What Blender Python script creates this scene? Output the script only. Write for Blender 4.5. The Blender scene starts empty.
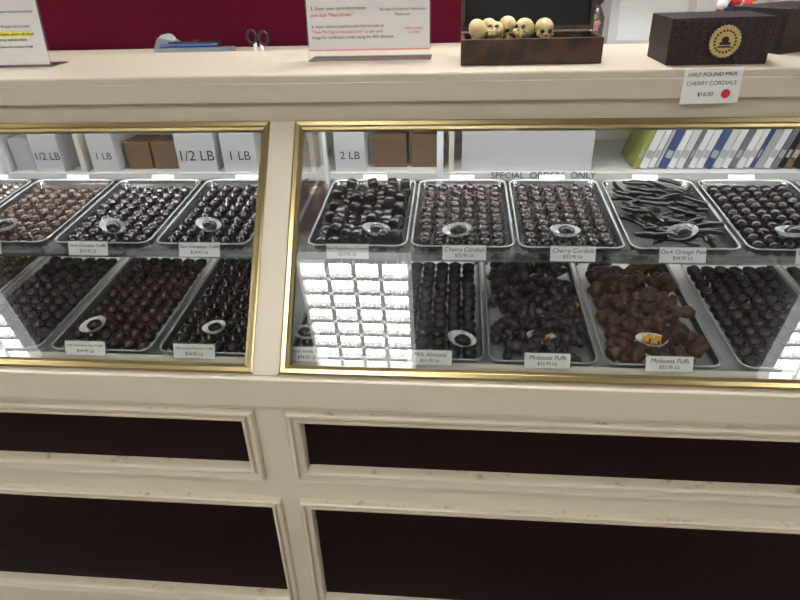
import bpy, math, random
from mathutils import Vector, Matrix, Euler
random.seed(7)
C=bpy.context.collection
D=0.93; CZ=1.52
sc=bpy.context.scene
sc.view_settings.view_transform='Standard'
sc.view_settings.look='None'
try:
    import shutil,os
    if not os.path.exists("/tmp/base3.py"): shutil.copy("/workdir/scene.py","/tmp/base3.py")
except Exception: pass

# ---------------------------------------------------------------- materials
def mat(name,col,rough=.5,metal=0.,coat=0.,bump=None,noise=None,emit=None,spec=.5):
    m=bpy.data.materials.new(name); m.use_nodes=True
    nt=m.node_tree; b=nt.nodes["Principled BSDF"]
    b.inputs["Base Color"].default_value=(*col,1); b.inputs["Roughness"].default_value=rough
    b.inputs["Metallic"].default_value=metal; b.inputs["Coat Weight"].default_value=coat
    b.inputs["Specular IOR Level"].default_value=spec
    if emit: 
        b.inputs["Emission Color"].default_value=(*emit[0],1); b.inputs["Emission Strength"].default_value=emit[1]
    tc=None
    if noise or bump:
        tc=nt.nodes.new("ShaderNodeTexCoord")
    if noise: # (scale,col2,lo,hi)
        n=nt.nodes.new("ShaderNodeTexNoise"); n.inputs["Scale"].default_value=noise[0]; n.inputs["Detail"].default_value=6
        r=nt.nodes.new("ShaderNodeValToRGB"); r.color_ramp.elements[0].position=noise[2]; r.color_ramp.elements[1].position=noise[3]
        r.color_ramp.elements[0].color=(*col,1); r.color_ramp.elements[1].color=(*noise[1],1)
        nt.links.new(tc.outputs["Object"],n.inputs["Vector"]); nt.links.new(n.outputs["Fac"],r.inputs["Fac"]); nt.links.new(r.outputs["Color"],b.inputs["Base Color"])
    if bump: # (scale,strength,dist)
        n=nt.nodes.new("ShaderNodeTexNoise"); n.inputs["Scale"].default_value=bump[0]; n.inputs["Detail"].default_value=4
        bp=nt.nodes.new("ShaderNodeBump"); bp.inputs["Strength"].default_value=bump[1]; bp.inputs["Distance"].default_value=bump[2]
        nt.links.new(tc.outputs["Object"],n.inputs["Vector"]); nt.links.new(n.outputs["Fac"],bp.inputs["Height"]); nt.links.new(bp.outputs["Normal"],b.inputs["Normal"])
    return m
def clear(name,tint,refl,fres=False,rough=0.02,body=None,bodyf=0.):
    m=bpy.data.materials.new(name); m.use_nodes=True; nt=m.node_tree; nt.nodes.clear()
    o=nt.nodes.new("ShaderNodeOutputMaterial"); t=nt.nodes.new("ShaderNodeBsdfTransparent"); t.inputs[0].default_value=(*tint,1)
    g=nt.nodes.new("ShaderNodeBsdfGlossy"); g.inputs["Roughness"].default_value=rough
    mx=nt.nodes.new("ShaderNodeMixShader"); base=t.outputs[0]
    if body:
        d=nt.nodes.new("ShaderNodeBsdfDiffuse"); d.inputs[0].default_value=(*body,1)
        m2=nt.nodes.new("ShaderNodeMixShader"); m2.inputs[0].default_value=bodyf
        nt.links.new(t.outputs[0],m2.inputs[1]); nt.links.new(d.outputs[0],m2.inputs[2]); base=m2.outputs[0]
    if fres:
        lw=nt.nodes.new("ShaderNodeFresnel"); lw.inputs["IOR"].default_value=1.5
        ml=nt.nodes.new("ShaderNodeMath"); ml.operation='MULTIPLY'; ml.inputs[1].default_value=refl; ml.use_clamp=True
        nt.links.new(lw.outputs[0],ml.inputs[0]); nt.links.new(ml.outputs[0],mx.inputs[0])
    else: mx.inputs[0].default_value=refl
    nt.links.new(base,mx.inputs[1]); nt.links.new(g.outputs[0],mx.inputs[2]); nt.links.new(mx.outputs[0],o.inputs[0])
    return m
M={}
M['cream']=mat("cream_paint",(.53,.475,.372),.38,bump=(60,.05,.002))
M['creamtop']=mat("cream_laminate",(.53,.47,.37),.42,noise=(160,(.56,.50,.40),.4,.65))
M['worn']=mat("cream_worn_edge",(.52,.465,.36),.45,noise=(38,(.28,.19,.11),.58,.74))
M['dark']=mat("dark_panel",(.007,.0022,.002),.5,bump=(200,.1,.001),spec=.12)
M['gold']=mat("brushed_gold",(.42,.34,.17),.30,1.)
M['white']=mat("white_laminate",(.66,.67,.66),.35)
M['paper']=mat("white_paper",(.78,.78,.78),.7)
M['card']=mat("gray_white_card",(.52,.53,.54),.6)
M['ink']=mat("ink",(.02,.02,.02),.8)
M['redink']=mat("red_ink",(.6,.02,.04),.7)
M['pinkink']=mat("pink_band",(.8,.25,.3),.7)
M['hl']=mat("yellow_highlighter",(.85,.8,.12),.7)
M['glass']=clear("window_glass",(.97,.985,.98),2.0,True,.0)
M['acryl']=clear("clear_acrylic",(.97,.98,.98),1.3,True,.05,(.85,.88,.9),.05)
M['traybase']=clear("acrylic_tray_base",(.96,.97,.97),.30,True,.15,(.5,.48,.46),.06)
M['rim']=clear("acrylic_rim",(.95,.96,.96),2.2,True,.08,(.88,.9,.92),.42)
M['shelf']=clear("shelf_glass",(.98,.99,.985),.8,True,.02)
M['shelfedge']=clear("glass_edge",(.9,.96,.94),1.0,True,.05,(.5,.6,.57),.10)
M['cup']=mat("brown_paper_cup",(.022,.013,.011),.4)
M['cup2']=mat("glassine_paper_cup",(.10,.082,.075),.4)
M['cupw']=mat("white_paper_cup",(.80,.80,.80),.6)
M['wall']=mat("maroon_wall",(.075,.0014,.012),.7,spec=.1)
M['offwhite']=mat("offwhite_wall",(.6,.57,.52),.7)
M['tile']=mat("ceiling_tile",(.38,.38,.37),.85,bump=(150,.3,.004))
M['floor']=mat("floor_vinyl",(.20,.17,.13),.4,noise=(8,(.13,.11,.085),.4,.6))
M['lamp']=mat("lamp_diffuser",(.9,.9,.9),.5,emit=((1,.985,.95),26))
M['led']=mat("led_tube",(.9,.9,.9),.5,emit=((.88,.95,1),42))
M['louver']=mat("louver_white_glow",(.75,.75,.75),.35,emit=((1,.985,.95),3.2))  # faint glow added to the unlit blades so dark gaps turn gray
M['steel']=mat("brushed_steel",(.5,.5,.5),.3,1.)
M['gray']=mat("gray_plastic",(.16,.17,.19),.4)
M['black']=mat("black_plastic",(.01,.01,.01),.35)
M['blackpaper']=mat("black_felt",(.008,.008,.009),.8)
M['wood']=mat("burnt_wood",(.060,.024,.010),.45,noise=(28,(.012,.006,.004),.42,.58),bump=(60,.3,.002))
M['ivory']=mat("white_chocolate",(.60,.47,.24),.4,bump=(120,.3,.002))
M['giftbox']=mat("dark_brown_box",(.008,.004,.004),.5,bump=(170,.6,.003))
M['emboss']=mat("embossed_pattern",(.060,.018,.018),.35,.3)
M['seal']=mat("gold_seal",(.62,.48,.22),.35,.7,bump=(300,.4,.001))
M['kraft']=mat("kraft_box",(.16,.09,.05),.6)
M['blue']=mat("blue_cover",(.04,.08,.22),.5)
M['yellow']=mat("yellow_cover",(.30,.32,.07),.5)
M['green']=mat("green_cover",(.05,.3,.1),.5)
M['red']=mat("red_cover",(.5,.02,.03),.5)
M['orange']=mat("orange_cover",(.6,.25,.02),.5)
M['ltgray']=mat("light_gray_metal",(.42,.42,.44),.4)
def choc(n,c,r=.24,s=.5,b=.35): return mat(n,c,r,bump=(220,b,.0015),spec=s)
M['c_dark']=choc("dark_chocolate",(.014,.008,.0075)); M['c_dk2']=choc("bittersweet_chocolate",(.0075,.005,.0055),.2)
M['c_milk']=choc("milk_chocolate",(.055,.025,.017)); M['c_red']=choc("red_velvet_chocolate",(.030,.010,.0095))
M['c_light']=choc("light_milk_chocolate",(.12,.07,.048),.35); M['c_clu']=choc("cluster_chocolate",(.060,.027,.019),.36,.4,.9)
M['c_puff']=choc("dark_puff_chocolate",(.011,.007,.007),.3,.5,.9)
M['a_white']=mat("white_drizzle",(.55,.5,.5),.4); M['a_tan']=mat("tan_drizzle_highlight",(.15,.12,.11),.3); M['a_lav']=mat("lavender_drizzle",(.30,.27,.33),.35)  # tan swirl also paints the cordials' silvery highlights into their colour
M['a_green']=mat("green_sprinkle",(.10,.12,.07),.5); M['honey']=mat("honeycomb_candy",(.75,.42,.06),.35)

# ---------------------------------------------------------------- builder
class MB:
    def __init__(s): s.v=[];s.f=[];s.m=[];s.mats=[];s.sm=[]
    def mi(s,k):
        if k not in s.mats: s.mats.append(k)
        return s.mats.index(k)
    def add(s,vs,fs,k,T=None,smooth=False):
        o=len(s.v)
        for p in vs: s.v.append(tuple(T@Vector(p)) if T else tuple(p))
        for i,f in enumerate(fs):
            s.f.append([o+a for a in f]); s.m.append(s.mi(k[i] if isinstance(k,list) else k)); s.sm.append(smooth)
    def box(s,a,b,k,T=None):
        x0,y0,z0=a;x1,y1,z1=b
        vs=[(x0,y0,z0),(x1,y0,z0),(x1,y1,z0),(x0,y1,z0),(x0,y0,z1),(x1,y0,z1),(x1,y1,z1),(x0,y1,z1)]
        s.add(vs,[(3,2,1,0),(4,5,6,7),(0,1,5,4),(1,2,6,5),(2,3,7,6),(3,0,4,7)],k,T)
    def loft(s,rings,k,T=None,cap0=False,cap1=False,smooth=True,closed=True):
        n=len(rings[0]);vs=[p for r in rings for p in r];fs=[];ks=[]
        for i in range(len(rings)-1):
            for j in range(n if closed else n-1):
                a=i*n+j;b=i*n+(j+1)%n
                fs.append((a,b,b+n,a+n)); ks.append(k[i] if isinstance(k,list) else k)
        s.add(vs,fs,ks,T,smooth)
        kk=k[0] if isinstance(k,list) else k; k1=k[-1] if isinstance(k,list) else k
        if cap0: s.add(rings[0],[tuple(reversed(range(n)))],kk,T)
        if cap1: s.add(rings[-1],[tuple(range(n))],k1,T)
    def cyl(s,c,r,h,k,n=16,axis='z',r2=None,T=None,smooth=True):
        r2=r if r2 is None else r2; rr=[]
        for q,z in ((r,0),(r2,h)):
            ring=[]
            for i in range(n):
                a=2*math.pi*i/n; u,v=q*math.cos(a),q*math.sin(a)
                p={'z':(u,v,z),'x':(z,u,v),'y':(v,z,u)}[axis]
                ring.append((c[0]+p[0],c[1]+p[1],c[2]+p[2]))
            rr.append(ring)
        s.loft(rr,k,T,True,True,smooth)
    def lump(s,c,r,k,seg=10,rg=6,rot=None,amp=0.,T=None,sc=(1,1,1),boxy=0.):
        E=(rot or Euler((0,0,0))).to_matrix().to_4x4()
        ph=[random.uniform(0,6.28) for _ in range(6)]
        vs=[];fs=[]
        for i in range(rg+1):
            th=math.pi*i/rg
            for j in range(seg):
                a=2*math.pi*j/seg
                d=Vector((math.sin(th)*math.cos(a),math.sin(th)*math.sin(a),math.cos(th)))
                q=1+amp*(math.sin(3.1*d.x+ph[0])+math.sin(4.3*d.y+ph[1])+math.sin(5.2*d.z+ph[2])+.6*math.sin(7*d.x+5*d.y+ph[3])+.5*math.sin(9*d.z-6*d.y+ph[4]))
                if boxy: q*=1+boxy*(1/(abs(d.x)**5+abs(d.y)**5+abs(d.z)**5)**.2-1)
                p=E@Vector((d.x*r*q*sc[0],d.y*r*q*sc[1],d.z*r*q*sc[2]))
                vs.append((c[0]+p.x,c[1]+p.y,c[2]+p.z))
        for i in range(rg):
            for j in range(seg):
                a=i*seg+j;b=i*seg+(j+1)%seg
                fs.append((a,a+seg,b+seg,b))
        s.add(vs,fs,k,T,True)
    def obj(s,name,parent=None,loc=None,rot=None,bevel=None):
        me=bpy.data.meshes.new(name); me.from_pydata(s.v,[],s.f)
        for k in s.mats: me.materials.append(M[k])
        me.polygons.foreach_set("material_index",s.m); me.polygons.foreach_set("use_smooth",s.sm); me.update()
        o=bpy.data.objects.new(name,me); C.objects.link(o)
        if parent: o.parent=parent
        if loc: o.location=loc
        if rot: o.rotation_euler=rot
        if bevel:
            b=o.modifiers.new("bevel",'BEVEL'); b.width=bevel; b.segments=3; b.limit_method='ANGLE'
        return o
def empty(name,loc=(0,0,0),rot=(0,0,0)):
    e=bpy.data.objects.new(name,None); C.objects.link(e); e.location=loc; e.rotation_euler=rot; e.empty_display_size=.05; return e
def text(body,size,loc,parent,k='ink',rot=(math.pi/2,0,0),align='CENTER',shear=0,name="lettering",line=1.0):
    c=bpy.data.curves.new(name,"FONT"); c.body=body; c.size=size; c.align_x=align; c.align_y='CENTER'; c.shear=shear; c.space_line=line
    c.materials.append(M[k]); c.extrude=.0002
    o=bpy.data.objects.new(name,c); C.objects.link(o); o.location=loc; o.rotation_euler=rot; o.parent=parent; return o

# ---------------------------------------------------------------- room
def room(name,a,b,k):
    m=MB(); m.box(a,b,k); return m.obj(name)
room("floor",(-5,-5.5,-.1),(5,2,0),'floor')
room("ceiling",(-5,-5.5,2.9),(5,2,3.0),'tile')
room("wall_back",(-5,2,0),(5,2.1,2.9),'wall')
room("wall_front",(-5,-5.6,0),(5,-5.5,2.9),'offwhite')
room("wall_left",(-5.1,-5.5,0),(-5,2,2.9),'offwhite')
room("wall_right",(5,-5.5,0),(5.1,2,2.9),'offwhite')

# ceiling fixtures (2x4 parabolic louvers)
def fixture(x0,y0,w=.65,l=.97):
    e=empty("ceiling_light_fixture",(x0,y0,2.8995))
    m=MB(); h=.085
    m.box((-.02,-.02,-h),(0,l+.02,0),'louver'); m.box((w,-.02,-h),(w+.02,l+.02,0),'louver')
    m.box((0,-.02,-h),(w,0,0),'louver'); m.box((0,l,-h),(w,l+.02,0),'louver'); 
    nx,ny=4,8
    for i in range(1,nx):
        x=w*i/nx; m.loft([[(x-.013,0,-h),(x+.013,0,-h),(x+.003,0,-h+.05),(x-.003,0,-h+.05)],[(x-.013,l,-h),(x+.013,l,-h),(x+.003,l,-h+.05),(x-.003,l,-h+.05)]],'louver',smooth=False)
    for i in range(1,ny):
        y=l*i/ny; m.loft([[(0,y-.012,-h),(0,y+.012,-h),(0,y+.003,-h+.05),(0,y-.003,-h+.05)],[(w,y-.012,-h),(w,y+.012,-h),(w,y+.003,-h+.05),(w,y-.003,-h+.05)]],'louver',smooth=False)
    m.obj("louver_grid",e)
    p=MB(); p.box((0,0,-.02),(w,l,-.005),'lamp'); p.obj("diffuser",e)
yf=-D-1.371
for x in (-3.75,-.93,2.07): fixture(x,yf)
for x in (-3.0,-.2,2.6): fixture(x,.55)  # row out of view, added to light the back wall
for x in (-3.0,-.2,2.6): fixture(x,-4.6)

# ---------------------------------------------------------------- display case
XL,XR=-2.2,1.75
case=empty("glass_display_case")
ZG=.816; YT=.33; ZT=1.228
def ring_rect(x0,x1,z0,z1,d,y): return [(x0+d,y,z0+d),(x1-d,y,z0+d),(x1-d,y,z1-d),(x0+d,y,z1-d)]
def moulding(name,x0,x1,z0,z1,w):
    m=MB()
    prof=[(0,0.0),(.001,-.013),(.004,-.017),(w*.35,-.016),(w*.42,-.005),(w*.60,-.004),(w*.70,-.013),(w*.88,-.012),(w*.96,-.008),(w,-.001),(w,.014)]
    ks=['worn','cream','cream','cream','cream','cream','cream','cream','worn','worn']
    m.loft([ring_rect(x0,x1,z0,z1,d,y) for d,y in prof],ks,smooth=False)
    m.obj(name,case)
panels=[(XL+.1,-.4046,.532,.727),(-.338,XR-.1,.532,.727),(XL+.1,-.378,.090,.471),(-.336,XR-.1,.090,.471)]
m=MB()
m.box((XL,0.014,.02),(XR,.03,.80),'dark')
m.obj("dark_backing_panel",case)
m=MB()
m.box((XL,0,0),(XR,.0139,.092),'cream'); m.box((XL,0,.469),(XR,.0139,.534),'cream'); m.box((XL,0,.725),(XR,.0139,.80),'cream')
m.box((XL,0,.092),(XL+.102,.0139,.725),'cream'); m.box((XR-.102,0,.092),(XR,.0139,.725),'cream')
m.box((-.4066,0,.534),(-.336,.0139,.725),'cream'); m.box((-.380,0,.092),(-.334,.0139,.469),'cream')
m.obj("face_frame",case)
for i,(a,b,c,d) in enumerate(panels): moulding("panel_moulding_%d"%(i+1),a,b,c,d,.030 if i<2 else .026)
m=MB()
m.box((XL,-.016,.742),(XR,.06,.813),'cream')
m.box((XL,-.008,.728),(XR,.02,.742),'cream')
m.obj("sill_ledge",case,bevel=.004)
# sloping frame
sl=Vector((0,YT,ZT-ZG)); L=sl.length; sl.normalize()
nrm=Vector((0,-sl.z,sl.y))
T=Matrix(((1,0,0,0),(0,sl.y,nrm.y,0),(0,sl.z,nrm.z,ZG),(0,0,0,1)))
m=MB(); m.box((-.393,-.004,-.02),(-.339,L,.004),'cream',T); m.box((XL,-.004,-.02),(XL+.06,L,.004),'cream',T); m.box((XR-.06,-.004,-.02),(XR,L,.004),'cream',T)
m.obj("window_post",case,bevel=.002)
def goldframe(name,x0,x1):
    g=.018; m=MB()
    prof=[(0,-.012),(0,.005),(.003,.007),(g*.6,.006),(g*.7,.002),(g,.0),(g,-.012)]
    rings=[[(x0+d,d,h),(x1-d,d,h),(x1-d,L-d,h),(x0+d,L-d,h)] for d,h in prof]
    m.loft(rings,'gold',T,smooth=False); m.obj(name,case)
    q=MB(); q.add([(x0+.01,.01,-.003),(x1-.01,.01,-.003),(x1-.01,L-.01,-.003),(x0+.01,L-.01,-.003)],[(0,1,2,3)],'glass',T); q.obj("window_pane",case)
goldframe("gold_frame_a",XL+.06,-.393); goldframe("gold_frame_b",-.339,XR-.06)
# header + top
m=MB(); m.box((XL,YT+.012,ZT-.004),(XR,YT+.032,1.268),'cream'); m.obj("header_fascia",case,bevel=.002)
m=MB(); m.box((XL-.02,YT,1.264),(XR+.02,.72,1.322),'creamtop'); m.obj("counter_top",case,bevel=.005)
m=MB(); m.box((XL-.02,YT-.004,1.268),(XR+.02,YT-.0001,1.306),'cream'); m.obj("counter_edge_band",case,bevel=.0015)
# interior
m=MB(); m.box((XL,.03,.755),(XR,.72,.775),'white'); m.box((XL,.70,.775),(XR,.72,.80),'white')
m.box((XL,.70,.935),(XR,.72,.955),'cream')
for x in (-1.35,-.37,-.045,1.2): m.box((x-.009,.70,.80),(x+.009,.72,1.264),'ltgray')
m.box((XL,.03,0),(XL+.02,.72,1.264),'cream'); m.box((XR-.02,.03,0),(XR,.72,1.264),'cream')
m.box((XL,.70,0),(XR,.72,.755),'cream')
m.obj("interior_deck",case)
m=MB(); m.add([(-.366,.05,.776),(-.366,.69,.776),(-.366,.69,1.263),(-.366,.38,1.263),(-.366,.345,1.215)],[(0,1,2,3,4)],'acryl'); m.obj("divider_panel",case)
# LED tubes under header
m=MB(); m.cyl((XL+.1,YT+.055,1.247),.010,XR-XL-.2,'led',12,'x'); m.obj("led_tube",case)
m=MB(); m.box((XL+.1,YT+.036,1.240),(XR-.1,YT+.042,1.2635),'white'); m.obj("led_channel",case)
# glass shelf
TT=math.atan2(.030,.336)
sh=empty("glass_shelf",(0,1.124-D,.985)); sh.rotation_euler=(TT,0,0); sh.parent=case
m=MB()
for a,b in ((XL+.03,-.372),(-.360,XR-.03)):
    m.box((a,-.004,-.010),(b,.40,-.004),'shelf'); m.box((a,-.0055,-.010),(b,-.0041,-.004),'shelfedge')
m.obj("shelf_plate",sh)
m=MB()
for x in (-1.3,-.40,-.33,.56,1.4):
    m.loft([[(x-.003,.0,-.0105),(x+.003,.0,-.0105),(x+.003,.0,-.016),(x-.003,.0,-.016)],[(x-.003,.42,-.0105),(x+.003,.42,-.0105),(x+.003,.42,-.05),(x-.003,.42,-.05)]],'steel',cap0=True,cap1=True,smooth=False)
m.obj("shelf_bracket",sh)

# ---------------------------------------------------------------- trays
def rrect(x0,x1,y0,y1,r,z,n=5):
    pts=[]
    for cx,cy,a0 in ((x1-r,y0+r,-90),(x1-r,y1-r,0),(x0+r,y1-r,90),(x0+r,y0+r,180)):
        for i in range(n+1):
            a=math.radians(a0+90*i/n); pts.append((cx+r*math.cos(a),cy+r*math.sin(a),z))
    return pts
def dome(m,x,y,z,r,h,k,acc,style):
    seg=14; rg=5; rot=random.uniform(-.3,.3); vs=[];fs=[];ks=[]
    tx,ty=random.uniform(-.18,.18),random.uniform(-.18,.18)
    Tm=Matrix.Translation((x,y,z))@Euler((tx,ty,rot)).to_matrix().to_4x4()
    for i in range(rg):
        t=(math.pi/2)*(i/rg); 
        for j in range(seg):
            a=2*math.pi*j/seg; rr=r*math.cos(t)**.75
            vs.append((rr*math.cos(a),rr*math.sin(a),h*math.sin(t)))
    vs.append((0,0,h))
    for i in range(rg-1):
        for j in range(seg):
            a=i*seg+j;b=i*seg+(j+1)%seg; fs.append((a,b,b+seg,a+seg))
            kk=k
            if acc and style=='stripe' and i>=2 and j in (3,10): kk=acc
            if acc and style=='swirl' and ((i==3 and j<9) or (i==2 and 10<=j<12)): kk=acc
            if acc and style=='dots' and i>=2 and random.random()<.16: kk=acc
            ks.append(kk)
    for j in range(seg): fs.append(((rg-1)*seg+j,(rg-1)*seg+(j+1)%seg,rg*seg)); ks.append(acc if acc and style=='stripe' and j in (3,10) else k)
    m.add(vs,fs,ks,Tm,True)
def papercup(m,x,y,z,r0,r1,h,k,n=18,T=None,cap=False):
    rings=[]
    for q,zz in ((r0,0),(r1,h)):
        rings.append([(x+(q*(1.0 if i%2 else .92))*math.cos(math.pi*i/n),y+(q*(1.0 if i%2 else .92))*math.sin(math.pi*i/n),z+zz) for i in range(2*n)])
    m.loft(rings,k,T,cap0=cap,smooth=False)
def tray(name,x0,x1,tier,kind,k,acc=None,style=None,label=("",""),lab=.5,cup=None,cupk=None,pc='cup'):
    if tier==1: loc=(0,1.124-D,.985); tilt=TT; ln=.335
    else: loc=(0,.995-D,.795); tilt=math.atan2(.032,.43); ln=.43
    e=empty(name,(x0,loc[1],loc[2]),(tilt,0,0)); w=x1-x0
    m=MB(); r=.022
    pr=[(.008,0),(.001,.020),(-.002,.022),(-.002,.0240),(.0015,.0240),(.003,.022),(.011,.002)]
    rings=[rrect(d,w-d,d,ln-d,r-d*.6,z) for d,z in pr]
    m.loft(rings,['acryl','rim','rim','rim','rim','acryl'],smooth=True)
    m.add(rings[0],[tuple(range(len(rings[0])))],'traybase')
    m.obj("acrylic_tray",e)
    m=MB(); iw=w-.026
    if kind=='dome':
        nc=6 if w>.195 else 5; p=iw/nc; nr=int((ln-.03)/(p*.98))
        for i in range(nc):
            for j in range(nr):
                x=.013+p*(i+.5)+random.uniform(-.002,.002); y=.016+p*.5+j*p*.98+random.uniform(-.003,.003)
                papercup(m,x,y,.003,p*.36,p*.52,.013,pc,12)
                dome(m,x,y,.005,p*.44*random.uniform(.95,1.04),p*.62*random.uniform(.85,1.12),k,acc,style)
    elif kind=='block':
        nc=7; p=iw/nc; nr=int((ln-.03)/p)
        for i in range(nc):
            for j in range(nr):
                for lay in range(2 if random.random()<.3 else 1):
                    x=.013+p*(i+.5)+random.uniform(-.003,.003); y=.018+p*(j+.5)+random.uniform(-.003,.003)
                    s=p*random.uniform(.42,.5)
                    Tm=Matrix.Translation((x,y,.005+lay*.018))@Euler((random.uniform(-.25,.25),random.uniform(-.25,.25),random.uniform(-.6,.6))).to_matrix().to_4x4()
                    rr=[rrect(-s*q,s*q,-s*q,s*q,s*.35*q,z,3) for q,z in ((.95,0),(1,.006),(.95,.015),(.8,.0185),(.4,.020),(.15,.021))]
                    m.loft(rr,k,Tm,cap1=True)
    elif kind=='lump':
        for q in range(int(150*ln/.43)):
            x=random.uniform(.022,w-.022); y=random.uniform(.022,ln-.022); lay=q%3
            r0=random.uniform(.011,.016)
            m.lump((x,y,.012+lay*.010),r0,k,16,11,Euler([random.uniform(0,6) for _ in range(3)]),.06,sc=(1.15,.9,.75),boxy=.9)
            for t in range(2):
                a=random.uniform(0,6.28); m.lump((x+r0*.7*math.cos(a),y+r0*.7*math.sin(a),.014+lay*.010),r0*.5,k,10,7,Euler([random.uniform(0,6) for _ in range(3)]),.07,boxy=.9)
    elif kind=='rough':
        for q in range(int(240*ln/.43)):
            x=random.uniform(.019,w-.019); y=random.uniform(.019,ln-.019); lay=q%3
            s=random.uniform(.009,.0135); E=Euler([random.uniform(0,6) for _ in range(3)])
            m.lump((x,y,.010+lay*.012),s,k,10,7,E,.08,sc=(1.35,.95,.7),boxy=1.)
            for t in range(2):
                a=random.uniform(0,6.28); m.lump((x+s*math.cos(a),y+s*math.sin(a),.013+lay*.012),s*.5,k if random.random()<.985 else acc,8,5,E,.10,boxy=.8)
    elif kind=='stick':
        for q in range(105):
            x=random.uniform(.03,w-.03); y=random.uniform(.03,ln-.03); lay=q%4
            a=random.gauss(-.35,.6); l=random.uniform(.04,.075); cv=random.uniform(-.25,.25)*l; rings=[]
            for t in range(7):
                u=t/6-.5; px=u*l; py=cv*(u*u*4-1)*.6; s=.0048*(1 if 0<t<6 else .6)
                X=min(max(x+px*math.cos(a)-py*math.sin(a),.01),w-.01); Y=min(max(y+px*math.sin(a)+py*math.cos(a),.012),ln-.012)
                nx,ny=-math.sin(a),math.cos(a)
                rings.append([(X+nx*s*math.cos(b)*1.1,Y+ny*s*math.cos(b)*1.1,.008+lay*.008+s*math.sin(b)) for b in [i*math.pi/4 for i in range(8)]])
            m.loft(rings,k,cap0=True,cap1=True)
    m.obj("chocolates",e)
    # price tag
    tx=w*lab; m=MB(); tr=(math.radians(68)-tilt,0,0)
    m.box((-.044,-.015,0),(.044,.015,.0012),'paper'); m.box((-.046,-.017,-.0016),(.046,.017,-.0001),'acryl')
    o=m.obj("price_tag",e,(tx,-.010,.014 if tier==1 else .034),tr)
    n=len(label[0]); text(label[0],min(.0125,.0125*15/max(n,1)),(0,.006,.0015),o,rot=(0,0,0),shear=.25); text(label[1],.0095,(0,-.006,.0015),o,rot=(0,0,0))
    m=MB(); m.box((-.030,0,0),(.030,.001,.014),'paper'); m.obj("rear_tab",e,(w*.5,ln+.002,.020),(-.5,0,0))
    if cup is not None:
        cx,cy=cup; m=MB()
        rr=[]
        n=22
        for q,z in ((.019,0),(.0262,.011)):
            rr.append([(1.2*q*(1 if i%2 else .93)*math.cos(math.pi*i/n),.82*q*(1 if i%2 else .93)*math.sin(math.pi*i/n),z) for i in range(2*n)])
        m.loft(rr,'cupw',cap0=True,smooth=False)
        if cupk=='honey':
            for a,b in ((-.010,-.003),(.006,-.005),(-.002,.007),(.012,.005)): m.box((a-.007,b-.006,.003),(a+.006,b+.006,.013),'honey')
        else: m.lump((0.003,-.001,.007),.0165,cupk or 'c_dark',14,9,None,.04,sc=(1.05,.8,.6))
        m.obj("sample_cup",e,(w*cx,cy,.030),(random.uniform(-.1,.25),random.uniform(-.25,.25),random.uniform(-.4,.4)))
    return e
N="truffle_tray"
tray(N,-1.33,-1.12,1,'dome','c_light','a_white','swirl',("Amaretto Truffle","$34.95 Lb"),.9,(.9,.05),pc='cup2')
tray(N,-1.105,-.89,1,'dome','c_milk','a_tan','swirl',("Milk Hazelnut Truffle","$34.95 Lb"),.35,(.45,.05),pc='cup2')
tray(N,-.872,-.655,1,'dome','c_dark','a_lav','swirl',("Dark Chocolate Truffle","$34.95 Lb"),.40,(.55,.05))
tray(N,-.640,-.435,1,'dome','c_dk2','a_lav','stripe',("Dark Champagne Truffle","$34.95 Lb"),.50,(.5,.06))
tray("raspberry_cream_tray",-.308,-.100,1,'block','c_dark',None,None,("Red Raspberry Creams","$33.95 Lb"),.42,(.68,.045))
tray("cherry_cordial_tray",-.090,.120,1,'dome','c_dark','a_tan','swirl',("Cherry Cordials","$33.95 Lb"),.52,(.45,.045),pc='cup2')
tray("cherry_cordial_tray",.130,.340,1,'dome','c_dark','a_tan','swirl',("Cherry Cordials","$33.95 Lb"),.50,(.45,.045),pc='cup2')
tray("orange_peel_tray",.352,.562,1,'stick','c_dk2',None,None,("Dark Orange Peel","$34.95 Lb"),.45,(.5,.045))
tray("chocolate_cream_tray",.576,.786,1,'dome','c_dk2',None,None,("Dark Vanilla Creams","$33.95 Lb"),.6,(.45,.05))
tray("chocolate_cream_tray",.80,1.01,1,'dome','c_dark',None,None,("Vanilla Creams","$33.95 Lb"),.5)
tray(N,-1.33,-1.12,2,'dome','c_milk','a_green','dots',("Pistachio Truffle","$34.95 Lb"),.5)
tray(N,-1.56,-1.345,2,'dome','c_dark','a_green','dots',("Pistachio Truffle","$34.95 Lb"),.5)
tray(N,-1.105,-.885,2,'dome','c_dark',None,None,("Dark Espresso Truffle","$34.95 Lb"),.5)
tray(N,-.862,-.640,2,'dome','c_red',None,None,("Milk Red Velvet Cake Truffle","$34.95 Lb"),.42,(.32,.07),'c_red')
tray(N,-.620,-.410,2,'dome','c_dk2','a_tan','stripe',("Milk Caramel Macchiato Truffle","$34.95 Lb"),.42,(.5,.07))
tray(N,-.335,-.135,2,'dome','c_dk2','a_tan','dots',("Smooth Vanilla Truffle","$34.95 Lb"),.20,(.1,.06))
tray(N,-.125,.063,2,'dome','c_dk2',None,None,("Milk Almond","$31.95 Lb"),.42,(.75,.05))
tray("dark_nut_cluster_tray",.073,.287,2,'rough','c_puff','honey',None,("Molasses Puffs","$32.95 Lb"),.52,(.5,.06),'honey')
tray("milk_nut_cluster_tray",.299,.522,2,'lump','c_clu',None,None,("Molasses Puffs","$32.95 Lb"),.52,(.45,.06),'honey')
tray(N,.556,.775,2,'dome','c_dk2',None,None,("Dark Truffle","$34.95 Lb"),.5)
tray(N,.79,1.01,2,'dome','c_dark',None,None,("Dark Truffle","$34.95 Lb"),.5)

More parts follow.
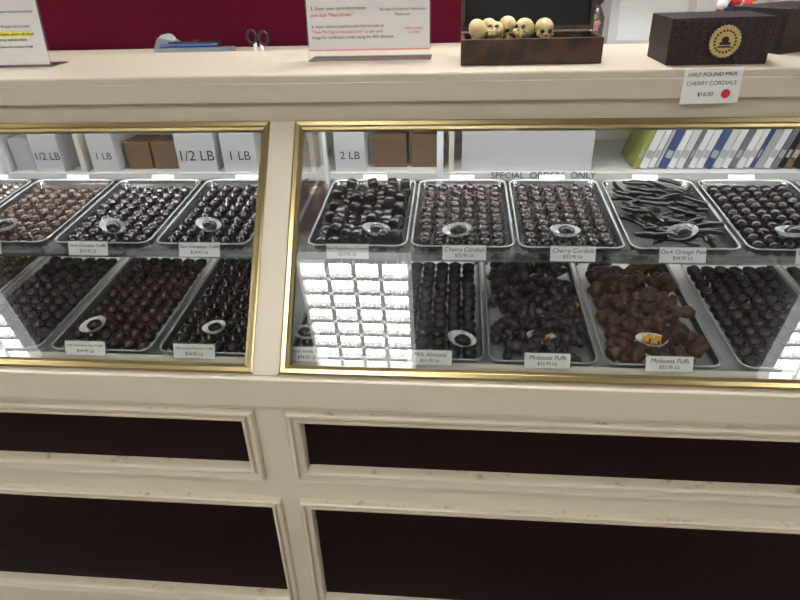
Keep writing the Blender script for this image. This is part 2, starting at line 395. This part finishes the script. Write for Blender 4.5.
# ---------------------------------------------------------------- counter items
ZC=1.3222
def sign(x0,w,h,dist,lines,bottom=.022,extra=None,hl=None,band=False):
    e=empty("acrylic_sign_holder",(x0,dist-D,ZC),(0,0,0)); tl=math.radians(6)
    s=empty("leaf",(0,0,0),(math.pi/2-tl,0,0)); s.parent=e
    m=MB(); m.box((0,.002,-.0015),(w,h+bottom,.0015),'acryl'); o=m.obj("acrylic_sheet",s)
    m=MB(); m.box((0,.0,.0005),(w,.07,.003),'acryl'); m.obj("acrylic_foot",e)
    m=MB(); m.box((.003,bottom,.0017),(w-.003,bottom+h,.0021),'paper'); 
    if band: m.box((.003,bottom,.0022),(w-.003,bottom+.003,.0024),'pinkink')
    m.obj("paper_sheet",s)
    if hl:
        m=MB(); m.box((hl[0],hl[1],.0022),(hl[2],hl[3],.0024),'hl'); m.obj("highlighter_mark",s)
    for t,sz,x,y,al,k in lines: text(t,sz,(x,y,.0025),s,k,rot=(0,0,0),align=al)
    return e
sign(-.338,.277,.216,1.43,[("6. Insert desired quantity and click the link to",.0088,.012,.072,'LEFT','ink'),("\"View My Digital Itemized Card\" to see your",.0088,.012,.061,'LEFT','redink'),("image for verification under using the 40% discount",.0088,.012,.050,'LEFT','ink'),
 ("5. Enter your card information",.010,.012,.108,'LEFT','ink'),("and click \"Place Order\"",.010,.012,.095,'LEFT','redink'),("The Box of Collector Selections",.0078,.215,.104,'CENTER','ink'),("Thank you!",.0078,.215,.094,'CENTER','ink'),("Take a sample,",.0070,.24,.066,'CENTER','redink'),("it's FREE",.0070,.24,.057,'CENTER','redink')],band=True)
sign(-1.165,.215,.28,1.42,[("You must be 18 years old to work",.0085,.125,.088,'CENTER','ink'),("THANK YOU FOR YOUR HELP",.0065,.155,.118,'CENTER','ink'),("reservation, please call ahead",.0085,.14,.072,'CENTER','ink'),("weekday special orders",.0085,.13,.060,'CENTER','ink'),("please ask a member of staff",.007,.14,.045,'CENTER','ink')],bottom=.006,hl=(.09,.066,.185,.078))

# skull chocolate box
e=empty("skull_chocolate_box",(.005,1.34-D,ZC))
w,d,h=.287,.125,.050;t=.008
m=MB(); m.box((0,0,0),(w,t,h),'wood'); m.box((0,d-t,0),(w,d,h),'wood'); m.box((0,t,0),(t,d-t,h),'wood'); m.box((w-t,t,0),(w,d-t,h),'wood'); m.box((t,t,0),(w-t,d-t,.006),'blackpaper')
m.obj("box_base",e,bevel=.0015)
m=MB(); ww=w
m.box((0,0,0),(w,.012,.14),'wood'); m.box((0,-.018,0),(t,0,.14),'wood'); m.box((w-t,-.018,0),(w,0,.14),'wood'); m.box((t,-.018,.132),(w-t,0,.14),'wood'); m.box((t,-.018,0),(w-t,0,.008),'wood'); m.box((t,-.006,.008),(w-t,-.0001,.132),'blackpaper')
m.obj("box_lid",e,(0,d+.012,h),(-.22,0,0),bevel=.001)
m=MB(); m.box((t,t+.0005,.025),(.125,d-t,.034),'blackpaper'); m.box((.175,t+.0005,.020),(w-t,d-t,.028),'blackpaper'); m.obj("inner_tray",e)
m=MB()
def skull(x,y,z,s,rz,rx=0):
    Tm=Matrix.Translation((x,y,z))@Euler((rx,0,rz)).to_matrix().to_4x4()@Matrix.Scale(s,4)
    m.lump((0,.1,.25),1,'ivory',18,12,None,.0,Tm,(.82,1.0,.80))
    m.lump((0,-.45,-.35),.5,'ivory',12,8,None,.0,Tm,(.95,.8,.9))
    m.lump((0,-.5,-.72),.38,'ivory',12,8,None,.0,Tm,(1.0,.8,.55))
    for sx in (-1,1):
        m.lump((sx*.33,-.80,.02),.19,'wood',10,6,None,0,Tm,(1,.45,1)); m.lump((sx*.55,-.45,-.28),.22,'ivory',10,6,None,0,Tm)
    m.lump((0,-.90,-.33),.09,'wood',8,5,None,0,Tm,(.9,.5,1.4))
    for i in range(6):
        m.box((-.30+i*.1+.01,-.86,-.72),(-.30+i*.1+.09,-.70,-.56),'ivory',Tm)
skull(.032,.05,.058,.023,1.0,1.0); skull(.070,.040,.058,.022,-.4,-.9); skull(.098,.068,.064,.022,.3,.2)
skull(.130,.05,.060,.024,-.6,-.5); skull(.172,.045,.060,.023,.1,0); skull(.060,.09,.060,.021,.4,.1)
m.obj("chocolate_skulls",e)

# gift boxes with embossed pattern
def gift(x,dist,w,d,h,rz,seal=True):
    e=empty("chocolate_gift_box",(x,dist-D,ZC),(0,0,rz))
    m=MB(); m.box((0,0,0),(w,d,h*.93),'giftbox'); m.box((-.0015,-.0015,h*.35),(w+.0015,d+.0015,h),'giftbox'); m.obj("box_body",e,bevel=.002)
    m=MB()
    nx=int(w/.016)
    for i in range(nx):
        for j in range(5):
            cx=.010+(w-.020)*i/(nx-1); cz=.010+(h-.020)*j/4
            if seal and abs(cx-w*.54)<.034 and abs(cz-h*.5)<.032: continue
            for q in range(4):
                a=q*math.pi/2+.78; m.lump((cx+.0040*math.cos(a),-.0016,cz+.0048*math.sin(a)),.0038,'emboss',8,4,Euler((0,-a,0)),0,None,(1,.25,.4))
    m.obj("embossing",e)
    if seal:
        m=MB(); m.cyl((w*.54,-.0050,h*.5),.0255,.0035,'seal',32,'y',.0255); 
        for i in range(28):
            a=2*math.pi*i/28; m.lump((w*.54+.0265*math.cos(a),-.0045,h*.5+.0265*math.sin(a)),.0035,'seal',6,4,None,0,None,(1,.5,1))
        for i in range(20):
            a=2*math.pi*i/20; m.lump((w*.54+.0195*math.cos(a),-.0052,h*.5+.0195*math.sin(a)),.0022,'giftbox',6,4,None,0,None,(1,.5,1))
        m.box((w*.54-.010,-.0058,h*.5-.006),(w*.54+.010,-.0051,h*.5-.001),'giftbox'); m.lump((w*.54,-.0052,h*.5+.003),.007,'giftbox',12,6,None,0,None,(1,.12,.9)); m.box((w*.54-.012,-.0058,h*.5-.011),(w*.54+.012,-.0051,h*.5-.008),'giftbox')
        m.obj("gold_seal",e)
gift(.407,1.30,.190,.13,.085,.01); gift(.672,1.42,.19,.13,.088,.55,False)

# cordial price card on the edge
e=empty("price_card",(.432,YT-.0062,1.263),(math.radians(-2),math.radians(-1),0))
m=MB(); m.box((0,-.0012,-.006),(.108,0,.060),'paper'); m.obj("card",e,bevel=.0008)
text("HALF POUND MILK",.0105,(.053,-.0014,.048),e); text("CHERRY CORDIALS",.0105,(.053,-.0014,.032),e); text("$16.50",.0105,(.045,-.0014,.012),e)
m=MB(); m.cyl((.083,-.0016,.012),.0085,.0006,'redink',20,'y'); m.obj("red_sticker",e)

# ---------------------------------------------------------------- back bar
DB=2.3-D
e=empty("back_counter_shelving",(0,DB,0))
m=MB()
m.box((-3,0,.755),(3,.5,.784),'white'); m.box((-3,0,.40),(3,.5,.425),'white'); m.box((-3,0,1.17),(3,.5,1.20),'creamtop'); m.box((-3,.48,0),(3,.5,1.17),'offwhite')
for x in (-3,-1.55,-.58,-.03,1.75,2.98): m.box((x,0.01,0),(x+.02,.48,1.17),'offwhite')
m.obj("shelf_carcass",e)
text("SPECIAL  ORDERS  ONLY",.036,(.335,-.002,.7745),e,'ink')
m=MB(); m.box((.02,.03,.786),(.52,.034,1.0),'card'); m.obj("white_board",e)
def boxrow(name,x,w,h,dy,k,lab=None,n=1,gap=.01):
    b=empty(name,(x,DB+dy,.7842)); m=MB()
    for i in range(n): m.box((i*(w+gap),0,0),(i*(w+gap)+w,.12,h),k); m.box((i*(w+gap)-.001,-.001,h*.7),(i*(w+gap)+w+.001,.121,h+.002),k)
    m.obj("boxes",b,bevel=.002)
    if lab:
        m=MB(); m.box((0,-.0035,0),(w,-.0015,h),'card'); m.obj("label_card",b); text(lab,.055*w/.15,(w*.5,-.004,h*.42),b)
for x,w,lb in ((-1.98,.11,"1 LB"),(-1.75,.12,"1/2 LB"),(-1.50,.11,"1 LB"),(-1.13,.16,"1/2 LB"),(-.94,.14,"1 LB"),(-.48,.12,"2 LB")): boxrow("chocolate_box",x,w,.155,.02,'card',lb)
boxrow("kraft_candy_box",-1.37,.105,.11,.06,'kraft',None,2); boxrow("kraft_candy_box",-.33,.13,.13,.08,'kraft',None,2,.02); boxrow("kraft_candy_box",-1.86,.09,.13,.04,'ltgray',None,1)
# binders
b=empty("row_of_books",(.68,DB+.05,.7842)); m=MB(); x=0
cols=['yellow','paper','paper','ltgray','blue','paper','white','gray','paper','paper','blue','white','paper','gray','paper','paper','blue','ltgray','paper','gray','black','kraft','black']
for i,k in enumerate(cols):
    wd=random.uniform(.012,.03); hh=random.uniform(.24,.30); Tm=Matrix.Translation((x,0,0))@Euler((0,.30,0)).to_matrix().to_4x4()
    m.box((0,0,.008),(wd,.2,hh),k,Tm); m.box((.003,-.001,.05),(wd-.003,0,.08),'ltgray',Tm); x+=wd*1.06+.003
m.obj("books",b)
e=empty("tape_dispenser",(-1.16,DB+.08,1.2002)); m=MB()
m.loft([[(0,y,0),(.17,y,0),(.17,y,.05),(.15,y,.062),(.11,y,.05),(.07,y,.075),(.02,y,.085),(0,y,.05)] for y in (0,.06)],'gray',cap0=True,cap1=True,smooth=False)
m.cyl((.045,.01,.066),.03,.04,'ltgray',20,'y'); m.box((.150,.0,.060),(.158,.06,.070),'steel'); m.obj("dispenser_body",e)
e=empty("pen_tray",(-1.13,DB+.02,1.2002)); m=MB(); m.box((0,0,0),(.30,.03,.055),'gray'); m.cyl((.02,.015,.062),.006,.22,'blue',10,'x'); m.cyl((.05,.02,.070),.005,.2,'black',10,'x'); m.obj("tray",e)
e=empty("scissors",(-.74,DB+.05,1.2002)); m=MB()
def torus(cx,cy,cz,R,r,k,T=None):
    rings=[]
    for i in range(21):
        a=2*math.pi*i/20; rings.append([(cx+(R+r*math.cos(b))*math.cos(a),cy+r*math.sin(b),cz+(R*1.3+r*math.cos(b))*math.sin(a)) for b in [j*math.pi/4 for j in range(8)]])
    m.loft(rings,k,T)
torus(-.022,0,.085,.017,.005,'black'); torus(.022,0,.08,.017,.005,'black')
m.box((-.018,-.003,0),(-.006,.003,.066),'steel'); m.box((.006,-.003,0),(.018,.003,.062),'steel'); m.box((-.02,-.012,0),(.02,.012,.02),'gray'); m.obj("blades_and_handles",e)
e=empty("glass_candy_jar",(.455,DB+.1,1.2002)); m=MB()
rings=[[(q*math.cos(2*math.pi*i/24),q*math.sin(2*math.pi*i/24),z) for i in range(24)] for q,z in ((.05,0),(.058,.01),(.06,.12),(.045,.15),(.04,.16),(.05,.17),(.05,.185),(.02,.2))]
m.loft(rings,'acryl',cap0=True,cap1=True); m.obj("jar",e)
m=MB()
for i in range(40): m.lump((random.uniform(-.035,.035),random.uniform(-.035,.035),.012+.0028*i),.010,random.choice(['pinkink','paper','yellow']),8,5)
m.obj("wrapped_candy",e)
e=empty("gray_storage_cabinet",(.56,DB+.22,1.2002)); m=MB(); m.box((0,0,0),(1.1,.2,.5),'ltgray')
for i in range(4): m.box((.03+i*.27,-.008,.03),(.27+i*.27,0,.47),'card'); m.box((.25+i*.27,-.02,.2),(.26+i*.27,-.008,.3),'steel')
m.obj("cabinet",e)
e=empty("toy_figure_stack",(.93,DB+.05,1.2002)); m=MB()
for i in range(30): m.lump((random.uniform(-.05,.07),random.uniform(-.02,.04),.02+.006*i),.018,['blue','orange','red','paper','red'][i%5],10,7,None,.06)
m.obj("toys",e)

# ---------------------------------------------------------------- world + camera
w=bpy.data.worlds.new("w"); sc.world=w; w.use_nodes=True; w.node_tree.nodes["Background"].inputs[0].default_value=(.9,.95,1,1); w.node_tree.nodes["Background"].inputs[1].default_value=.15
pi_,ya,ro=math.radians(29.6),math.radians(5.9),math.radians(-1.85)
F=Vector((-math.sin(ya)*math.cos(pi_),math.cos(ya)*math.cos(pi_),-math.sin(pi_))); R=Vector((math.cos(ya),math.sin(ya),0)); U=R.cross(F)
R2=R*math.cos(ro)+U*math.sin(ro); U2=-R*math.sin(ro)+U*math.cos(ro)
cd=bpy.data.cameras.new("camera"); cd.lens=27; cd.sensor_width=36; cd.clip_start=.02
co=bpy.data.objects.new("camera",cd); C.objects.link(co)
co.matrix_world=Matrix(((R2.x,U2.x,-F.x,0),(R2.y,U2.y,-F.y,-D),(R2.z,U2.z,-F.z,CZ),(0,0,0,1)))
sc.camera=co
